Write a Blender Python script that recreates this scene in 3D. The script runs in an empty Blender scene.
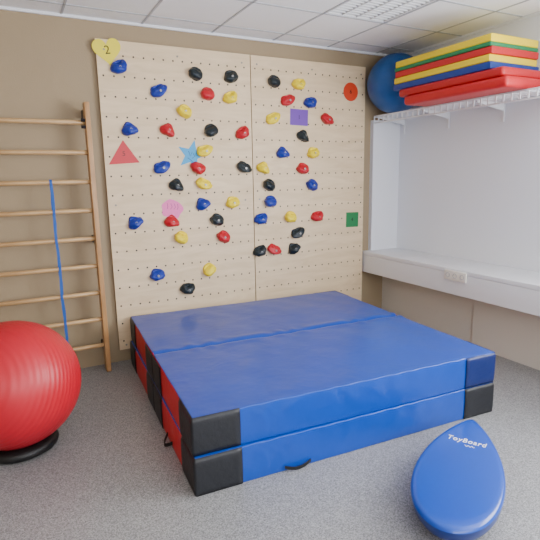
import bpy, bmesh, math, random
import numpy as np
from mathutils import Vector, Matrix, noise
random.seed(4)
D=bpy.data; COL=bpy.context.scene.collection
# ---------------- materials ----------------
def s2l(c):
    return tuple(((x/255)/12.92 if x/255<=.04045 else ((x/255+.055)/1.055)**2.4) for x in c)+(1,)
def mat(name,rgb,rough=.5,bump=0,bscale=40,var=0,vscale=5,spec=.5,metal=0,coat=0,dist=.01,bump2=0,b2scale=60):
    m=D.materials.new(name);m.use_nodes=True;nt=m.node_tree;N=nt.nodes;L=nt.links
    b=N['Principled BSDF'];c=s2l(rgb)
    b.inputs['Base Color'].default_value=c;b.inputs['Roughness'].default_value=rough
    b.inputs['Specular IOR Level'].default_value=spec;b.inputs['Metallic'].default_value=metal
    b.inputs['Coat Weight'].default_value=coat
    tc=N.new('ShaderNodeTexCoord')
    if var:
        n=N.new('ShaderNodeTexNoise');n.inputs['Scale'].default_value=vscale;n.inputs['Detail'].default_value=4
        L.new(tc.outputs['Object'],n.inputs['Vector'])
        mx=N.new('ShaderNodeMix');mx.data_type='RGBA'
        mx.inputs['A'].default_value=tuple(x*(1-var) for x in c[:3])+(1,);mx.inputs['B'].default_value=tuple(min(1,x*(1+var)) for x in c[:3])+(1,)
        L.new(n.outputs['Fac'],mx.inputs['Factor']);L.new(mx.outputs['Result'],b.inputs['Base Color'])
    prev=None
    if bump:
        n=N.new('ShaderNodeTexNoise');n.inputs['Scale'].default_value=bscale;n.inputs['Detail'].default_value=3
        L.new(tc.outputs['Object'],n.inputs['Vector'])
        bp=N.new('ShaderNodeBump');bp.inputs['Strength'].default_value=bump;bp.inputs['Distance'].default_value=dist
        L.new(n.outputs['Fac'],bp.inputs['Height']);L.new(bp.outputs['Normal'],b.inputs['Normal']);prev=bp
    if bump2:
        v=N.new('ShaderNodeTexNoise');v.inputs['Scale'].default_value=b2scale;v.inputs['Detail'].default_value=4;v.inputs['Distortion'].default_value=2.0
        try:v.noise_type='RIDGED_MULTIFRACTAL'
        except Exception:pass
        L.new(tc.outputs['Object'],v.inputs['Vector'])
        b2=N.new('ShaderNodeBump');b2.inputs['Strength'].default_value=bump2;b2.inputs['Distance'].default_value=.006
        L.new(v.outputs['Fac'],b2.inputs['Height'])
        if prev:L.new(prev.outputs['Normal'],b2.inputs['Normal'])
        L.new(b2.outputs['Normal'],b.inputs['Normal'])
    return m
def floor_mat():
    m=D.materials.new('speckled_linoleum');m.use_nodes=True;nt=m.node_tree;N=nt.nodes;L=nt.links;b=N['Principled BSDF']
    b.inputs['Roughness'].default_value=.38
    tc=N.new('ShaderNodeTexCoord')
    def noi(s,lo,hi,c0,c1,det=2):
        n=N.new('ShaderNodeTexNoise');n.inputs['Scale'].default_value=s;n.inputs['Detail'].default_value=det
        L.new(tc.outputs['Object'],n.inputs['Vector'])
        r=N.new('ShaderNodeValToRGB');r.color_ramp.elements[0].position=lo;r.color_ramp.elements[1].position=hi
        r.color_ramp.elements[0].color=c0;r.color_ramp.elements[1].color=c1
        L.new(n.outputs['Fac'],r.inputs['Fac']);return r
    a=noi(150,.32,.68,s2l((110,110,111)),s2l((166,166,167)))
    w=noi(180,.65,.69,(0,0,0,1),(1,1,1,1))
    k=noi(160,.65,.69,(0,0,0,1),(1,1,1,1),1)
    m1=N.new('ShaderNodeMix');m1.data_type='RGBA';L.new(w.outputs['Color'],m1.inputs['Factor']);L.new(a.outputs['Color'],m1.inputs['A']);m1.inputs['B'].default_value=s2l((212,212,212))
    m2=N.new('ShaderNodeMix');m2.data_type='RGBA';L.new(k.outputs['Color'],m2.inputs['Factor']);L.new(m1.outputs['Result'],m2.inputs['A']);m2.inputs['B'].default_value=s2l((70,70,73))
    L.new(m2.outputs['Result'],b.inputs['Base Color']);return m
def ply_mat():
    m=D.materials.new('birch_plywood');m.use_nodes=True;nt=m.node_tree;N=nt.nodes;L=nt.links;b=N['Principled BSDF']
    b.inputs['Roughness'].default_value=.5
    tc=N.new('ShaderNodeTexCoord');mp=N.new('ShaderNodeMapping');mp.inputs['Scale'].default_value=(1.2,1,7)
    L.new(tc.outputs['Object'],mp.inputs['Vector'])
    n=N.new('ShaderNodeTexNoise');n.inputs['Scale'].default_value=2.2;n.inputs['Detail'].default_value=6;n.inputs['Distortion'].default_value=1.0
    L.new(mp.outputs['Vector'],n.inputs['Vector'])
    r=N.new('ShaderNodeValToRGB');r.color_ramp.elements[0].position=.3;r.color_ramp.elements[1].position=.7
    r.color_ramp.elements[0].color=s2l((216,190,152));r.color_ramp.elements[1].color=s2l((232,208,172))
    L.new(n.outputs['Fac'],r.inputs['Fac'])
    sx=N.new('ShaderNodeSeparateXYZ');L.new(tc.outputs['Object'],sx.inputs['Vector'])
    def M(op,a,v):
        q=N.new('ShaderNodeMath');q.operation=op
        if hasattr(a,'links'): L.new(a,q.inputs[0])
        else: q.inputs[0].default_value=a
        if hasattr(v,'links'): L.new(v,q.inputs[1])
        elif v is not None: q.inputs[1].default_value=v
        return q.outputs[0]
    PX,PZ=.0815,.15625
    fx=M('MULTIPLY',M('SUBTRACT',M('FRACT',M('DIVIDE',sx.outputs['X'],PX),None),.5),PX)
    fz=M('MULTIPLY',M('SUBTRACT',M('FRACT',M('DIVIDE',sx.outputs['Z'],PZ),None),.5),PZ)
    d=M('SQRT',M('ADD',M('MULTIPLY',fx,fx),M('MULTIPLY',fz,fz)),None)
    h=M('LESS_THAN',d,.0074)
    mx=N.new('ShaderNodeMix');mx.data_type='RGBA';L.new(h,mx.inputs['Factor']);L.new(r.outputs['Color'],mx.inputs['A']);mx.inputs['B'].default_value=s2l((56,42,34))
    L.new(mx.outputs['Result'],b.inputs['Base Color']);return m
def wood_mat(name,c0,c1,sc=(3,3,.6),rough=.35):
    m=D.materials.new(name);m.use_nodes=True;nt=m.node_tree;N=nt.nodes;L=nt.links;b=N['Principled BSDF']
    b.inputs['Roughness'].default_value=rough
    tc=N.new('ShaderNodeTexCoord');mp=N.new('ShaderNodeMapping');mp.inputs['Scale'].default_value=sc
    L.new(tc.outputs['Object'],mp.inputs['Vector'])
    n=N.new('ShaderNodeTexNoise');n.inputs['Scale'].default_value=8;n.inputs['Detail'].default_value=5
    L.new(mp.outputs['Vector'],n.inputs['Vector'])
    r=N.new('ShaderNodeValToRGB');r.color_ramp.elements[0].position=.3;r.color_ramp.elements[1].position=.7
    r.color_ramp.elements[0].color=s2l(c0);r.color_ramp.elements[1].color=s2l(c1)
    L.new(n.outputs['Fac'],r.inputs['Fac']);L.new(r.outputs['Color'],b.inputs['Base Color']);return m
def ridged(name,rgb,scale,strength,rough=.3,axis='Z'):
    m=mat(name,rgb,rough);nt=m.node_tree;N=nt.nodes;L=nt.links;b=N['Principled BSDF']
    tc=N.new('ShaderNodeTexCoord');w=N.new('ShaderNodeTexWave');w.bands_direction=axis;w.inputs['Scale'].default_value=scale
    L.new(tc.outputs['Object'],w.inputs['Vector'])
    bp=N.new('ShaderNodeBump');bp.inputs['Strength'].default_value=strength;bp.inputs['Distance'].default_value=.003
    L.new(w.outputs['Fac'],bp.inputs['Height']);L.new(bp.outputs['Normal'],b.inputs['Normal']);return m
M_floor=floor_mat();M_ply=ply_mat();M_plyedge=mat('plywood_edge',(176,146,108),.6,var=.2,vscale=30)
M_beige=mat('beige_paint',(158,139,110),.7,.15,120,var=.05,vscale=3)
M_white=mat('white_paint',(230,233,240),.6,.1,90)
M_warm=mat('warm_off_white_paint',(214,208,197),.65)
M_grey=mat('pale_grey_paint',(168,168,172),.6)
M_ceil=mat('ceiling_tile',(250,252,254),.9,.3,260,var=.04,vscale=160)
M_grid=mat('ceiling_grid_metal',(178,182,188),.5)
M_counter=mat('white_laminate',(230,232,236),.4)
M_rung=wood_mat('oiled_beech',(170,132,88),(200,164,116),(.6,3,3))
M_post=wood_mat('varnished_pine',(164,120,74),(192,148,100))
M_dark=mat('dark_steel',(45,40,38),.4,metal=.4)
M_steel=mat('steel',(150,142,134),.5,metal=.6)
M_bolt=mat('zinc_bolt',(150,150,150),.4,metal=.8)
M_blue=mat('blue_vinyl',(6,66,168),.31,.32,5,var=.10,vscale=3,dist=.02,bump2=.35,b2scale=4)
M_redv=mat('red_vinyl',(208,12,28),.42,.25,28)
M_blackv=mat('black_vinyl',(24,26,32),.5,.3,30)
M_navy=mat('navy_vinyl',(10,32,94),.42,.3,30)
M_redball=ridged('red_rubber',(188,18,40),11,.42,.42,'X')
M_blueball=ridged('blue_rubber',(18,80,146),9,.15,.42,'Z')
M_black=mat('black_plastic',(18,18,20),.5)
M_board=mat('glossy_blue_plastic',(0,68,174),.28,coat=.3)
M_boardside=mat('deep_blue_plastic',(0,42,122),.35)
M_text=mat('white_print',(242,244,250),.5)
HC={'blue':mat('blue_resin',(12,46,152),.4,.3,60),'red':mat('red_resin',(190,16,38),.4,.3,60),
    'yellow':mat('yellow_resin',(244,218,20),.4,.3,60),'black':mat('black_resin',(20,34,40),.4,.3,60)}
# ---------------- geometry helpers ----------------
def link(o,parent=None):
    COL.objects.link(o)
    if parent: o.parent=parent
    return o
def setm(o,label,cat,group=None):
    o['label']=label;o['category']=cat
    if group:o['group']=group
def structure(o): o['kind']='structure'
def mk(name,vs,fs,mats,parent=None,loc=(0,0,0),rot=(0,0,0),smooth=False,fm=None):
    me=D.meshes.new(name);me.from_pydata([tuple(v) for v in vs],[],fs)
    if not isinstance(mats,(list,tuple)):mats=[mats]
    for m in mats: me.materials.append(m)
    if fm:
        for p,i in zip(me.polygons,fm):p.material_index=i
    bm=bmesh.new();bm.from_mesh(me);bmesh.ops.recalc_face_normals(bm,faces=bm.faces);bm.to_mesh(me);bm.free()
    if smooth:
        for p in me.polygons:p.use_smooth=True
    me.update()
    o=D.objects.new(name,me);o.location=loc;o.rotation_euler=rot;return link(o,parent)
def empty(name,loc=(0,0,0),rot=(0,0,0)):
    o=D.objects.new(name,None);o.empty_display_size=.1;o.location=loc;o.rotation_euler=rot;return link(o)
def axis_samples(h,r,n):
    inner=list(np.linspace(-h+r,h-r,n+2)) if h>r+1e-6 else [0]
    e=[-h,-h+r*.35,-h+r*.7];return e+inner+[-x for x in reversed(e)]
def rbox_data(size,r,n=(0,0,0),fn=None):
    h=[s/2 for s in size];r=min(r,min(h)*.999)
    S=[axis_samples(h[i],r,n[i]) for i in range(3)]
    idx={};V=[];F=[]
    def vid(key):
        if key in idx:return idx[key]
        p=Vector([S[i][key[i]] for i in range(3)])
        inn=Vector([max(-(h[i]-r),min(h[i]-r,p[i])) for i in range(3)])
        d=p-inn
        nn=d.normalized() if d.length>0 else Vector((0,0,0))
        q=inn+nn*r
        if fn:q=fn(q,nn)
        idx[key]=len(V);V.append(q);return idx[key]
    for ax in range(3):
        a,b=(ax+1)%3,(ax+2)%3
        for side in (0,len(S[ax])-1):
            for i in range(len(S[a])-1):
                for j in range(len(S[b])-1):
                    ks=[]
                    for (ii,jj) in ((i,j),(i+1,j),(i+1,j+1),(i,j+1)):
                        k=[0,0,0];k[ax]=side;k[a]=ii;k[b]=jj;ks.append(vid(tuple(k)))
                    F.append(ks)
    return V,F
def rbox(name,size,r,mats,parent=None,loc=(0,0,0),rot=(0,0,0),n=(0,0,0),fn=None,smooth=True,fsel=None):
    V,F=rbox_data(size,r,n,fn);fm=None
    if fsel:
        fm=[fsel(sum((V[i] for i in f),Vector())/len(f)) for f in F]
    return mk(name,V,F,mats,parent,loc,rot,smooth,fm)
def box(name,a,b,m,parent=None):
    c=[(a[i]+b[i])/2 for i in range(3)];h=[abs(b[i]-a[i])/2 for i in range(3)]
    V=[(x*h[0],y*h[1],z*h[2]) for x in(-1,1) for y in(-1,1) for z in(-1,1)]
    F=[(0,1,3,2),(4,6,7,5),(0,4,5,1),(2,3,7,6),(0,2,6,4),(1,5,7,3)]
    return mk(name,V,F,m,parent,c)
def boxes(name,L,m,parent=None):
    V=[];F=[]
    for a,b in L:
        o=len(V)
        V+=[(x,y,z) for x in(a[0],b[0]) for y in(a[1],b[1]) for z in(a[2],b[2])]
        F+=[tuple(o+i for i in f) for f in [(0,1,3,2),(4,6,7,5),(0,4,5,1),(2,3,7,6),(0,2,6,4),(1,5,7,3)]]
    return mk(name,V,F,m,parent)
def lathe_data(prof,seg=32,axis='Z'):
    V=[];F=[]
    for (r,z) in prof:
        for k in range(seg):
            a=2*math.pi*k/seg;p=(r*math.cos(a),r*math.sin(a),z)
            if axis=='X':p=(p[2],p[0],p[1])
            if axis=='Y':p=(p[0],p[2],p[1])
            V.append(p)
    for i in range(len(prof)-1):
        for k in range(seg):
            F.append((i*seg+k,i*seg+(k+1)%seg,(i+1)*seg+(k+1)%seg,(i+1)*seg+k))
    return V,F
def cyl_data(r,l,axis='Z',seg=20,r2=None,bev=0):
    r2=r if r2 is None else r2
    prof=[(0,-l/2),(r-bev,-l/2),(r,-l/2+bev),(r2,l/2-bev),(r2-bev,l/2),(0,l/2)]
    return lathe_data(prof,seg,axis)
def clean(o,d=1e-5):
    bm=bmesh.new();bm.from_mesh(o.data);bmesh.ops.remove_doubles(bm,verts=bm.verts,dist=d)
    bmesh.ops.recalc_face_normals(bm,faces=bm.faces);bm.to_mesh(o.data);bm.free();return o
def cyl(name,r,l,m,parent=None,loc=(0,0,0),rot=(0,0,0),axis='Z',seg=20,bev=.001):
    V,F=cyl_data(r,l,axis,seg,None,bev);o=clean(mk(name,V,F,m,parent,loc,rot,False))
    for p in o.data.polygons:p.use_smooth=len(p.vertices)==4
    try:o.data.set_sharp_from_angle(angle=.6)
    except Exception:pass
    return o
def sphere(name,r,m,parent=None,loc=(0,0,0),rot=(0,0,0),fn=None):
    bm=bmesh.new();bmesh.ops.create_uvsphere(bm,u_segments=64,v_segments=40,radius=r)
    if fn:
        for v in bm.verts:v.co=fn(v.co)
    me=D.meshes.new(name);bm.to_mesh(me);bm.free();me.materials.append(m)
    for p in me.polygons:p.use_smooth=True
    o=D.objects.new(name,me);o.location=loc;o.rotation_euler=rot;return link(o,parent)
def extrude_poly(name,pts,t,m,parent=None,loc=(0,0,0),rot=(0,0,0)):
    n=len(pts);V=[(x,0,z) for x,z in pts]+[(x,-t,z) for x,z in pts]
    F=[tuple(range(n)),tuple(range(n,2*n))]+[(i,(i+1)%n,n+(i+1)%n,n+i) for i in range(n)]
    return mk(name,V,F,m,parent,loc,rot)
def text_mesh(name,s,size,m,parent=None,mw=Matrix(),shear=0,ext=.0008,bold=0,spacing=1):
    c=D.curves.new(name,'FONT');c.body=s;c.size=size;c.extrude=ext;c.align_x='CENTER';c.align_y='CENTER';c.shear=shear;c.offset=bold;c.space_character=spacing
    t=D.objects.new(name,c);COL.objects.link(t);bpy.context.view_layer.update()
    me=D.meshes.new_from_object(t.evaluated_get(bpy.context.evaluated_depsgraph_get()))
    D.objects.remove(t);me.materials.clear();me.materials.append(m)
    o=D.objects.new(name,me);link(o,parent);o.matrix_local=mw;return o
def ribbon_data(pts,w,t,wdir):
    V=[];F=[]
    P=[Vector(p) for p in pts]
    for i,p in enumerate(P):
        tg=(P[min(i+1,len(P)-1)]-P[max(i-1,0)]).normalized();nn=tg.cross(wdir).normalized()
        for a,b in((-1,-1),(1,-1),(1,1),(-1,1)):V.append(p+wdir*a*w/2+nn*b*t/2)
    for i in range(len(P)-1):
        for k in range(4):F.append((i*4+k,i*4+(k+1)%4,(i+1)*4+(k+1)%4,(i+1)*4+k))
    F+=[(0,1,2,3),tuple(len(V)-4+k for k in range(4))]
    return V,F
def ribbon(name,pts,w,t,m,parent=None,wdir=Vector((1,0,0))):
    V,F=ribbon_data(pts,w,t,wdir)
    return mk(name,V,F,m,parent,smooth=False)
def strokes(name,lines,m,parent,w=.004):
    V=[];F=[]
    for ln in lines:
        v,ff=ribbon_data([(x,-.002,z) for x,z in ln],.0008,w,Vector((0,1,0)))
        b=len(V);V+=v;F+=[tuple(b+i for i in g) for g in ff]
    o=mk(name,V,F,m,parent);return o
# ---------------- camera ----------------
f,yaw,pit,rol=488.35,.482,.1896,-.0183;C=Vector((-.7316,-4.1964,1.578))
Fv=Vector((math.sin(yaw)*math.cos(pit),math.cos(yaw)*math.cos(pit),-math.sin(pit)))
R0=Vector((math.cos(yaw),-math.sin(yaw),0));U0=R0.cross(Fv)
Rv=R0*math.cos(rol)+U0*math.sin(rol);Uv=-R0*math.sin(rol)+U0*math.cos(rol)
cd=D.cameras.new('camera');cam=D.objects.new('camera',cd);COL.objects.link(cam)
cam.matrix_world=Matrix(((Rv.x,Uv.x,-Fv.x,C.x),(Rv.y,Uv.y,-Fv.y,C.y),(Rv.z,Uv.z,-Fv.z,C.z),(0,0,0,1)))
cd.sensor_width=36;cd.lens=f/540*36;cd.clip_start=.02
bpy.context.scene.camera=cam
# ---------------- room ----------------
YN,XL,XR,YS,ZC=.04,-2.4,3.08,-6.0,2.804
def S(o):structure(o);return o
S(box('floor',(XL-.1,YS-.1,-.1),(XR+.1,YN+.1,0),M_floor))
S(box('wall_north',(XL-.1,YN,0),(XR+.1,YN+.1,ZC),M_beige))
S(box('wall_west',(XL-.1,YS,0),(XL,YN,ZC),M_beige))
wy0,wy1,wz0,wz1=-5.2,-2.6,.95,2.45
S(boxes('wall_east',[((XR,YS,0),(XR+.1,YN,wz0)),((XR,YS,wz1),(XR+.1,YN,ZC)),((XR,YS,wz0),(XR+.1,wy0,wz1)),((XR,wy1,wz0),(XR+.1,YN,wz1))],M_white))
S(box('trim_5',(2.93,YS,0),(XR,YN,.529),M_warm))
S(boxes('window_1',[((XR+.02,wy0,wz0),(XR+.08,wy1,wz0+.06)),((XR+.02,wy0,wz1-.06),(XR+.08,wy1,wz1)),((XR+.02,wy0,wz0+.06),(XR+.08,wy0+.06,wz1-.06)),
   ((XR+.02,wy1-.06,wz0+.06),(XR+.08,wy1,wz1-.06)),((XR+.02,(wy0+wy1)/2-.04,wz0+.06),(XR+.08,(wy0+wy1)/2+.04,wz1-.06))],M_counter))
sx0,sx1=-1.6,2.2
S(boxes('wall_south',[((XL,YS-.1,0),(XR,YS,wz0)),((XL,YS-.1,wz1),(XR,YS,ZC)),((XL,YS-.1,wz0),(sx0,YS,wz1)),((sx1,YS-.1,wz0),(XR,YS,wz1))],M_white))
S(boxes('window_2',[((sx0,YS-.08,wz0),(sx1,YS-.02,wz0+.06)),((sx0,YS-.08,wz1-.06),(sx1,YS-.02,wz1)),((sx0,YS-.08,wz0+.06),(sx0+.06,YS-.02,wz1-.06)),
   ((sx1-.06,YS-.08,wz0+.06),(sx1,YS-.02,wz1-.06)),((.26,YS-.08,wz0+.06),(.34,YS-.02,wz1-.06))],M_counter))
S(box('trim_1',(2.716,-.01,.758),(XR,YN,2.135),M_white))
S(box('trim_2',(2.905,-3.6,.0),(2.93,-1.24,.529),M_warm))
gx=[.35+.6*k for k in range(-5,6)];gy=[-.2-.6*k for k in range(0,10)]
lx0,lx1,ly0,ly1=1.55,2.15,-1.4,-.8
S(boxes('ceiling',[((XL-.1,ly1,ZC),(XR+.1,YN+.1,ZC+.1)),((XL-.1,YS-.1,ZC),(XR+.1,ly0,ZC+.1)),((XL-.1,ly0,ZC),(lx0,ly1,ZC+.1)),((lx1,ly0,ZC),(XR+.1,ly1,ZC+.1)),((lx0,ly0,ZC+.09),(lx1,ly1,ZC+.1))],M_ceil))
gl=[]
for x in gx:
    if XL<x<XR: gl.append(((x-.008,YS,ZC-.004),(x+.008,YN,ZC+.001)))
for y in gy: gl.append(((XL,y-.008,ZC-.004),(XR,y+.008,ZC+.001)))
S(boxes('trim_3',gl,M_grid))
S(boxes('trim_4',[((XL,YN-.02,ZC-.02),(XR,YN,ZC)),((XR-.02,YS,ZC-.02),(XR,YN-.02,ZC))],M_counter))
lamp=empty('ceiling_lamp',((lx0+lx1)/2,(ly0+ly1)/2,ZC));setm(lamp,'square recessed fluorescent ceiling lamp with white louver grid, off','ceiling lamp')
boxes('lamp_frame',[((-.295,-.295,0),(.295,-.275,.05)),((-.295,.275,0),(.295,.295,.05)),((-.295,-.275,0),(-.275,.275,.05)),((.275,-.275,0),(.295,.275,.05))],M_counter,lamp)
lv=[((-.275+.0+k*.55/4-.004,-.275,.0),(-.275+k*.55/4+.004,.275,.045)) for k in range(1,4)]
lv+=[((-.275,-.275+k*.55/12-.004,.002),(.275,-.275+k*.55/12+.004,.04)) for k in range(1,12)]
boxes('louver',lv,M_counter,lamp)
for k in range(4):
    cyl('lamp_tube',.013,.54,M_text,lamp,(-.275+(k+.5)*.55/4,0,.065),axis='Y')
# ---------------- counter ----------------
ctr=empty('window_counter',(2.849,-2.5,.529));setm(ctr,'long white laminate counter running along the wall','counter')
rbox('counter_top',(.457,5.0,.04),.006,M_counter,ctr,(.0,.03,.209))
rbox('front_apron',(.03,4.98,.188),.004,M_counter,ctr,(-.2115,.04,.094))
ol=empty('power_outlet',(2.620,-1.27,.70));setm(ol,'triple white power outlet mounted on the counter apron','power outlet')
rbox('outlet_plate',(.016,.235,.085),.004,mat('ivory_plastic',(236,232,220),.45),ol,(-.0085,0,0))
V,F=lathe_data([(.0,.0085),(.015,.0085),(.018,.0),(.0205,.0),(.021,.006)],24,'X')
for k in(-1,0,1):
    mk('socket',[(v[0]-.0185,v[1],v[2]) for v in V],F,M_grey,ol,(-.001,k*.077,0))
# ---------------- climbing wall ----------------
W=2.604;Z0=.115;PH=2.535
cw=empty('climbing_wall',(W/2,.02,0));setm(cw,'two-panel birch plywood climbing wall with rows of drilled holes','climbing wall')
v,ff=cyl_data(.008,.004,'Y',12)
sme=None
for k in(0,1):
    x0=W/2+.004 if k else -.025;x1=W if k else W/2-.004
    o=box('panel',(x0,0,Z0),(x1,.020,Z0+PH),[M_ply,M_plyedge])
    for p in o.data.polygons:
        if abs(p.normal.y)<.5:p.material_index=1
    hw=(x1-x0)/2
    o.data.transform(Matrix.Translation((hw,0,PH/2)));o.parent=cw
    o.location=(x0-W/2,-.01,Z0)
    for (sx,sz) in [(.06,.04),(W/2-.06,.04),(.06,2.46),(W/2-.06,2.46),(.06,1.25),(W/2-.06,1.25),(W/4,.04),(W/4,2.46)]:
        if sme is None:
            s=clean(mk('screw',v,ff,M_steel,o,(sx,-.0105,sz)));sme=s.data
        else:
            s=D.objects.new('screw',sme);COL.objects.link(s);s.parent=o;s.location=(sx,-.0105,sz)
for x in (.3,1.0,1.6,2.3):
    box('batten',(x-.03-W/2,0,0),(x+.03-W/2,.02,2.6),M_post,cw)
# ---------------- holds ----------------
def hold_mesh(seed,wx=.068,wz=.052,dp=.06,bend=0,tp=0):
    bm=bmesh.new();bmesh.ops.create_icosphere(bm,subdivisions=4,radius=1)
    for v in bm.verts:
        x,y,z=v.co;o=Vector((seed*7.3,seed*2.1,0))
        r=1+noise.noise(v.co*1.2+o)*.22+noise.noise(v.co*3.0+o)*.05
        d=max(0,-y)
        dip=max(0,1-((x/.7)**2+((z-.62)/.30)**2))
        X=x*wx*r*(1-.15*max(0,z));Zz=z*wz*r*(1+tp*x)+bend*x*x
        dep=(d**.6)*dp*r*(1.0-.35*z)-dip*dp*.45*(d>0)
        v.co=(X,-max(dep,0) if y<0 else 0,Zz)
    bmesh.ops.remove_doubles(bm,verts=bm.verts,dist=.0004)
    me=D.meshes.new('climbing_hold');bm.to_mesh(me);bm.free()
    for p in me.polygons:p.use_smooth=True
    return me
base=[hold_mesh(1,bend=.010,tp=.15),hold_mesh(2,.066,.054,.055,-.010),hold_mesh(3,.074,.048,.058,.012,-.2),hold_mesh(4,.064,.056,.062,0,.2),hold_mesh(6,.070,.052,.058,-.012,-.1)]
HM={}
for cn,m in HC.items():
    for i,b in enumerate(base):
        q=b.copy();q.materials.append(m);HM[cn,i]=q
V,F=lathe_data([(0,-.030),(0.005,-.030),(.006,-.034),(.009,-.034),(.010,-.031),(.010,.0),(0,0)],12,'Y')
bolt_me=None
cols='b b b b b b r y k k r y k r y r k k y b y r k y r y k k y r b y k r b y y r k b b b y r k k r k'.split()
pos="14,245;45,229;19,198;44,167;18,122;34,75;51,198;66,214;77,245;110,245;87,229;109,227;89,198;120,197;83,181;76,166;121,166;56,152;81,152;79,135;108,135;50,121;92,120;57,106;98,104;82,74;61,59;153,244;180,243;168,228;193,227;152,211;185,196;213,212;162,180;196,180;141,166;184,165;146,150;195,149;147,134;137,118;169,118;201,117;178,102;135,87;151,87;173,87".split(';')
full={'b':'blue','r':'red','y':'yellow','k':'black'}
for i,(c,ps) in enumerate(zip(cols,pos)):
    cn=full[c];px,pz=[int(t)/100 for t in ps.split(',')]
    o=D.objects.new('climbing_hold',HM[cn,(i*7+i//3)%5]);COL.objects.link(o);o.location=(px,0,pz)
    o.rotation_euler=(0,random.uniform(-.6,.6),0)
    setm(o,'%s resin climbing hold bolted to the plywood panel'%cn,'climbing hold','climbing holds on the wall')
    if bolt_me is None:
        b=clean(mk('bolt',V,F,M_bolt,o,(0,-.029,-.006)));bolt_me=b.data
    else:
        b=D.objects.new('bolt',bolt_me);COL.objects.link(b);b.parent=o;b.location=(0,-.029,-.006)
# ---------------- paper shapes ----------------
M_pen=mat('marker_ink',(170,50,120),.6);M_penb=mat('blue_marker_ink',(20,60,130),.6)
def paper(nm,x,z,pts,rgb,label,rot=0,txt=None,ts=.055):
    o=extrude_poly(nm,pts,.0015,mat(nm+'_card',rgb,.5),None,(x,-.0005,z),(0,rot,0));setm(o,label,'paper shape')
    if txt:
        text_mesh('number',txt,ts,M_dark,o,Matrix.Translation((0,-.002,0))@Matrix.Rotation(math.pi/2,4,'X'),ext=.0004)
    return o
hp=[(math.sin(t)**3*.11,(13*math.cos(t)-5*math.cos(2*t)-2*math.cos(3*t)-math.cos(4*t))/16*.115) for t in np.linspace(0,2*math.pi,40,endpoint=False)]
paper('paper_heart',.06,2.57,hp,(236,220,50),'yellow laminated paper heart taped to panel corner',-.15,'2',.09)
paper('paper_triangle',.13,1.78,[(-.125,-.085),(.125,-.07),(.0,.11)],(200,38,52),'red paper triangle taped to the climbing panel',0,'5')
st=paper('paper_star',.71,1.77,[((.135 if k%2==0 else .06)*math.sin(math.pi*k/5),(.135 if k%2==0 else .06)*math.cos(math.pi*k/5)) for k in range(10)],(36,156,214),'light blue paper star with drawn marks taped to the panel',.25)
strokes('drawn_marks',[[(-.035,.03),(-.01,-.01),(.0,.03)],[(.01,.02),(.03,-.0),(.01,-.025)],[(-.03,-.03),(0,-.04),(.02,-.05)]],M_penb,st,.004)
paper('paper_rectangle',1.81,2.13,[(-.1,-.075),(.1,-.075),(.1,.075),(-.1,.075)],(110,58,172),'purple paper rectangle taped to the climbing panel',.03,'1')
paper('paper_circle',2.42,2.40,[(.09*math.cos(t),.09*math.sin(t)) for t in np.linspace(0,2*math.pi,40,endpoint=False)],(212,62,26),'orange-red paper circle taped to the climbing panel',0,'6')
paper('paper_square',2.46,1.11,[(-.08,-.078),(.08,-.078),(.08,.078),(-.08,.078)],(16,122,66),'green paper square taped to the climbing panel',.02,'4')
pp=[((.095+.008*math.sin(5*t+1))*math.cos(t),(.084+.007*math.sin(4*t))*math.sin(t)) for t in np.linspace(0,2*math.pi,60,endpoint=False)]
ov=paper('paper_cutout',.51,1.31,pp,(238,112,180),'pink rounded paper cut-out with drawn marks on the panel',.1)
strokes('drawn_marks',[[(-.045+.03*k,-.0),(-.04+.03*k+.01*math.sin(k),.02),(-.045+.03*k,.05)] for k in range(4)],M_pen,ov,.004)
# ---------------- wall bars ----------------
wb=empty('wall_bars',(-.6,-.12,0));setm(wb,'wooden gymnastic wall bars with round rungs fixed to wall','wall bars')
for x in(-.15,-1.07):
    rbox('upright',(.038,.10,2.15),.006,M_post,wb,(x+.6,0.005,1.078))
for k in range(9):
    V,F=cyl_data(.0175,.92,'X',16,None,.001)
    mk('rung',V,F,M_rung,wb,(-.01,0.0,.229+k*.2219),(0,0,0),True)
for x in(-.15,-1.07):
    for z in(.2,1.1,2.08):
        boxes('wall_bracket',[((x+.6-.018,.05,z-.03),(x+.6+.018,.16,z+.03))],M_dark,wb)
for z in(1.97,2.02):
    cyl('nut',.014,.03,M_dark,wb,(.415,-.03,z),axis='X',seg=6)
bd=empty('resistance_band',(-.45,-.12,0));setm(bd,'blue elastic exercise band looped around the wall bars','exercise band')
M_band=mat('blue_elastic',(10,84,172),.6)
zt=.229+6*.2219
arc=[(0,-.021*math.cos(a),zt+.021*math.sin(a)) for a in np.linspace(0,math.pi,9)]
front=[(.004*math.sin(k),-.021-.002*math.sin(k*1.3)*(k>0),zt-k*(1.30/16)) for k in range(16,0,-1)]
back=[(.003*math.sin(k*2)+.006*k/15,.021,zt-k*(1.24/16)) for k in range(1,17)]
ribbon('band_strap',front+arc+back,.018,.003,M_band,bd)
rbox('band_knot',(.03,.028,.035),.012,M_band,bd,(0,-.02,.29),(0,.4,0))
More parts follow.
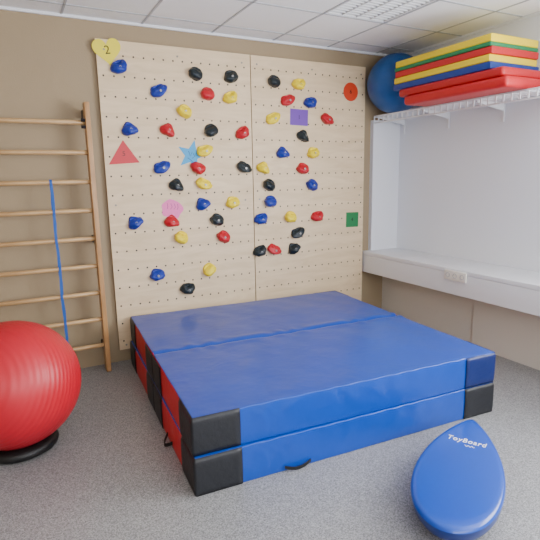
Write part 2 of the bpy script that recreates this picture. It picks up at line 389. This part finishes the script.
# ---------------- landing mats ----------------
TH=math.radians(-3.8);H=.207;HX=1.02
def landing(zb,ox,oy,rz,lab,seed):
    e=empty('landing_mat',(1.03+ox,-1.115+oy,zb),(0,0,rz));setm(e,lab,'gym mat','stacked landing mats')
    for half in(0,1):
        sy=.996;cy=.5 if half==0 else -.5
        def fn(q,n):
            x,y,z=q
            d=noise.noise(Vector((x*2.2+seed,y*2.2+half*5,z*2)))*.003+noise.noise(Vector((x*7+seed,y*7,z*5+half)))*.0018
            inn=(.4985-y) if half else (y+.4985)
            if z>H/2-.04 and seed>5:
                edge=min(1,(1-abs(x))/.12)*min(1,(.5-abs(y))/.10)
                z=z+.001*edge+d*1.2
                z-=.012*math.exp(-(inn/.014)**2)
                z+=.0045*math.exp(-((inn-.05)/.035)**2)*(.5+math.sin(x*27+seed+7*noise.noise(Vector((x*3,half*3,0)))))
                z+=.004*noise.noise(Vector((x*5+y*3,y*1.6,seed)))*edge
            if abs(n.x)>.3 or abs(n.y)>.3:
                bul=.002*(1-(2*z/H)**2)
                inner=n.y*(1 if half else -1)>0
                x+=n.x*(bul+d);y+=n.y*(0 if inner else bul+d*.8+.0022*math.sin(x*40+4*noise.noise(Vector((x*4,z*9,1))))*(z>0))
                z+=(.003*noise.noise(Vector((x*6,seed,2))) if z>0 else 0)
            return Vector((x,y,z))
        def fs(c):
            if abs(c.x)>HX-.009 and abs(c.z)<H/2-.003:return 1
            return 0
        rbox('mat_cover',(2*HX,sy,H),.006,[M_blue,M_redv],e,(0,cy,H/2),n=(90,60,5),fn=fn,fsel=fs)
        for sxn in(-1,1):
            for syn in(-1,1):
                V=[];F=[]
                Lw=.25;r=.006;ex=.005
                X,Y=HX,sy/2
                interior=(syn==(-1 if half==0 else 1))
                nseg=8;path=[]
                for k in range(nseg+1):path.append((X-Lw+(Lw-r)*k/nseg,Y,0,1))
                for k in range(1,5):
                    a=math.pi/2*(1-k/5);path.append((X-r+r*math.cos(a),Y-r+r*math.sin(a),math.cos(a),math.sin(a)))
                for k in range(nseg+1):path.append((X,Y-r-(Lw-r)*k/nseg,1,0))
                if interior:path=path[nseg+3:]
                ztop=H-.002 if not (interior and seed>5) else H-.012
                zs=[-H/2+.002+ ztop*j/10 for j in range(11)]
                for (px,py,nx,ny) in path:
                    for z in zs:
                        bul=.002*(1-(2*z/H)**2);rr=0
                        if abs(z)>H/2-r: rr=r-math.sqrt(max(0,r*r-(abs(z)-H/2+r)**2))
                        d=noise.noise(Vector((px*sxn*2.2+seed,py*syn*2.2+half*5,z*2)))*.003
                        kk=bul+ex-rr+d
                        V.append(((px+nx*kk)*sxn,(py+ny*(kk if not interior else 0))*syn,z))
                nz=len(zs)
                for i in range(len(path)-1):
                    for j in range(nz-1):F.append((i*nz+j,i*nz+j+1,(i+1)*nz+j+1,(i+1)*nz+j))
                nav=(seed>5 and sxn==1)
                o=mk('corner_patch',V,F,M_navy if nav else M_blackv,e,(0,cy,H/2),smooth=True)
                o['label']='dark blue vinyl corner' if nav else 'black vinyl corner'
                md=o.modifiers.new('s','SOLIDIFY');md.thickness=.004;md.offset=0
    return e
e1=landing(0.0,-.01,-.012,TH+.008,'blue folding landing mat with red sides and black corners on floor',3)
e2=landing(H+.002,0,0,TH,'blue folding landing mat lying on an identical mat',11)
ribbon('carry_handle',[(-.53+.16*t,-1.010-.010*math.sin(math.pi*t),.03-.018*math.sin(math.pi*t)) for t in np.linspace(0,1,9)],.018,.004,M_black,e1,Vector((0,0,1)))
ribbon('carry_handle',[(-HX-.008-.035*math.sin(math.pi*t),-.52+.12*t,.045-.03*math.sin(math.pi*t)) for t in np.linspace(0,1,9)],.022,.004,M_black,e1,Vector((0,0,1)))
# ---------------- red exercise ball + ring ----------------
bx,by,br=-.825,-1.10,.37
ball=sphere('exercise_ball',br,M_redball,None,(bx,by,.407),(.3,.35,.9));setm(ball,'large red inflatable exercise ball resting in a black ring','exercise ball')
V,F=lathe_data([(.165+.045*math.cos(t),.034+.034*math.sin(t)) for t in np.linspace(0,2*math.pi,25)],48)
rg=clean(mk('ball_ring',V,F,M_black,None,(bx,by,0),smooth=True));setm(rg,'black plastic ring stand beneath the red ball','ball stand')
# ---------------- balance board ----------------
def tear(s):
    P=[]
    for t in np.linspace(0,2*math.pi,96,endpoint=False):
        x=math.cos(t);y=math.sin(t)
        yy=y*(max(0,(1.05-x)/2.05))**.33*1.19
        P.append((x*.515*s,yy*.208*s))
    return P
bb=empty('balance_board',(1.13,-2.668,0),(0,0,math.radians(34.5)));setm(bb,'glossy blue teardrop-shaped plastic balance board lying on the floor','balance board')
rings=[(.0,.158),(.3,.1575),(.6,.156),(.85,.153),(.94,.151),(.975,.147),(.992,.141),(1.0,.132)]
rings2=[(1.0,.132),(.994,.12),(.97,.09),(.92,.062),(.85,.04),(.74,.02),(.58,.006),(.38,.0),(0,.0)]
def loft(name,rs,m):
    V=[];F=[];n=96
    for s,z in rs:
        for (x,y) in tear(max(s,.001)):V.append((x,y,z))
    for i in range(len(rs)-1):
        for k in range(n):F.append((i*n+k,i*n+(k+1)%n,(i+1)*n+(k+1)%n,(i+1)*n+k))
    return clean(mk(name,V,F,m,bb,smooth=True),1e-5)
loft('deck',rings,M_board);loft('rocker_base',rings2,M_boardside)
text_mesh('lettering','ToyBoard',.047,M_text,bb,Matrix.Translation((.215,0.0,.1575))@Matrix.Rotation(-math.pi/2-.06,4,'Z')@Matrix.Diagonal((.92,1.3,1,1)),shear=.12,bold=.0002,spacing=1.15,ext=.001)
ribbon('script_print',[(.165-.006*math.sin(t*18),-.045+.05*t,.1580) for t in np.linspace(0,1,30)],.001,.003,M_text,bb,Vector((0,0,1)))
# ---------------- wall shelf (slatted rack) ----------------
sh=empty('wall_shelf',(XR,-.98,2.16));setm(sh,'white open slatted rack shelf on metal wall brackets','shelf')
boxes('shelf_frame',[((-.355,-.98,.006),(-.343,.98,.018)),((-.02,-.98,.0),(-.006,.98,.014)),((-.343,-.98,.0),(-.02,-.968,.014)),((-.343,.968,.0),(-.02,.98,.014))],M_counter,sh)
boxes('shelf_slats',[((-.343,-.968+.03+k*.064,.004),(-.02,-.968+.03+k*.064+.018,.018)) for k in range(30)],M_counter,sh)
boxes('front_lip',[((-.357,-.98,-.060),(-.345,.98,-.049))]+[((-.356,-.98+k*.0697,-.050),(-.346,-.970+k*.0697,.008)) for k in range(29)],M_counter,sh)
for y in(-.9,-.3,.3,.9):
    boxes('shelf_bracket',[((-.012,y-.012,-.16),(-.002,y+.012,-.012))],M_counter,sh)
    V=[(-.343,y-.008,.0),(-.343,y+.008,.0),(-.343,y-.008,-.014),(-.343,y+.008,-.014),(-.012,y-.008,.0),(-.012,y+.008,.0),(-.012,y-.008,-.07),(-.012,y+.008,-.07)]
    F=[(0,1,3,2),(4,6,7,5),(0,2,6,4),(1,5,7,3),(0,4,5,1),(2,3,7,6)]
    mk('bracket_arm',V,F,M_counter,sh)
ZS=2.180
bb2=sphere('gym_ball',.283,M_blueball,None,(2.793,-.246,ZS+.283));setm(bb2,'blue inflatable gym ball on the shelf beside stacked mats','gym ball')
z=ZS
stack=[((196,22,32),.08,-.70,-1.74,2.48,'red',.008),((186,18,28),.07,-.62,-1.70,2.49,'red',.006),((16,56,140),.055,-.54,-1.59,2.50,'blue',-.004),((240,210,30),.055,-.54,-1.57,2.505,'yellow',.0),((200,34,40),.055,-.55,-1.58,2.51,'red',.003),((30,130,80),.03,-.545,-1.57,2.505,'green',.0),((244,216,20),.06,-.54,-1.57,2.515,'yellow',-.004)]
for i,(rgb,t,y1,y0,fx,cn,sk) in enumerate(stack):
    def fn(q,n):
        return Vector((q.x+n.x*.006*noise.noise(q*5+Vector((i*3,0,0))),q.y+n.y*.006*noise.noise(q*6),q.z))
    wd=3.055-fx
    o=rbox('exercise_mat',(wd,y1-y0,t-.001),t*(.36 if i<2 else .2),mat('%s_mat_vinyl'%cn,rgb,.4,.3,14),None,(fx+wd/2,(y0+y1)/2,z+t/2),(0,0,sk),n=(8,30,1),fn=fn)
    setm(o,'%s foam exercise mat in the stack on the shelf'%cn,'exercise mat','exercise mats on the shelf');z+=t
# ---------------- lights ----------------
w=D.worlds.new('world');bpy.context.scene.world=w;w.use_nodes=True
w.node_tree.nodes['Background'].inputs[0].default_value=(.86,.93,1,1);w.node_tree.nodes['Background'].inputs[1].default_value=1.0
def area(name,loc,rot,sx,sy,pw,col):
    l=D.lights.new(name,'AREA');l.shape='RECTANGLE';l.size=sx;l.size_y=sy;l.energy=pw;l.color=col
    o=D.objects.new(name,l);COL.objects.link(o);o.location=loc;o.rotation_euler=rot
area('window_light',(XR-.02,(wy0+wy1)/2,1.7),(0,math.pi/2+.25,0),1.5,2.5,225,(.985,.985,.99))
area('window_light',((sx0+sx1)/2,YS+.02,1.7),(math.pi/2+.3,0,0),3.7,1.4,110,(.985,.985,.99))
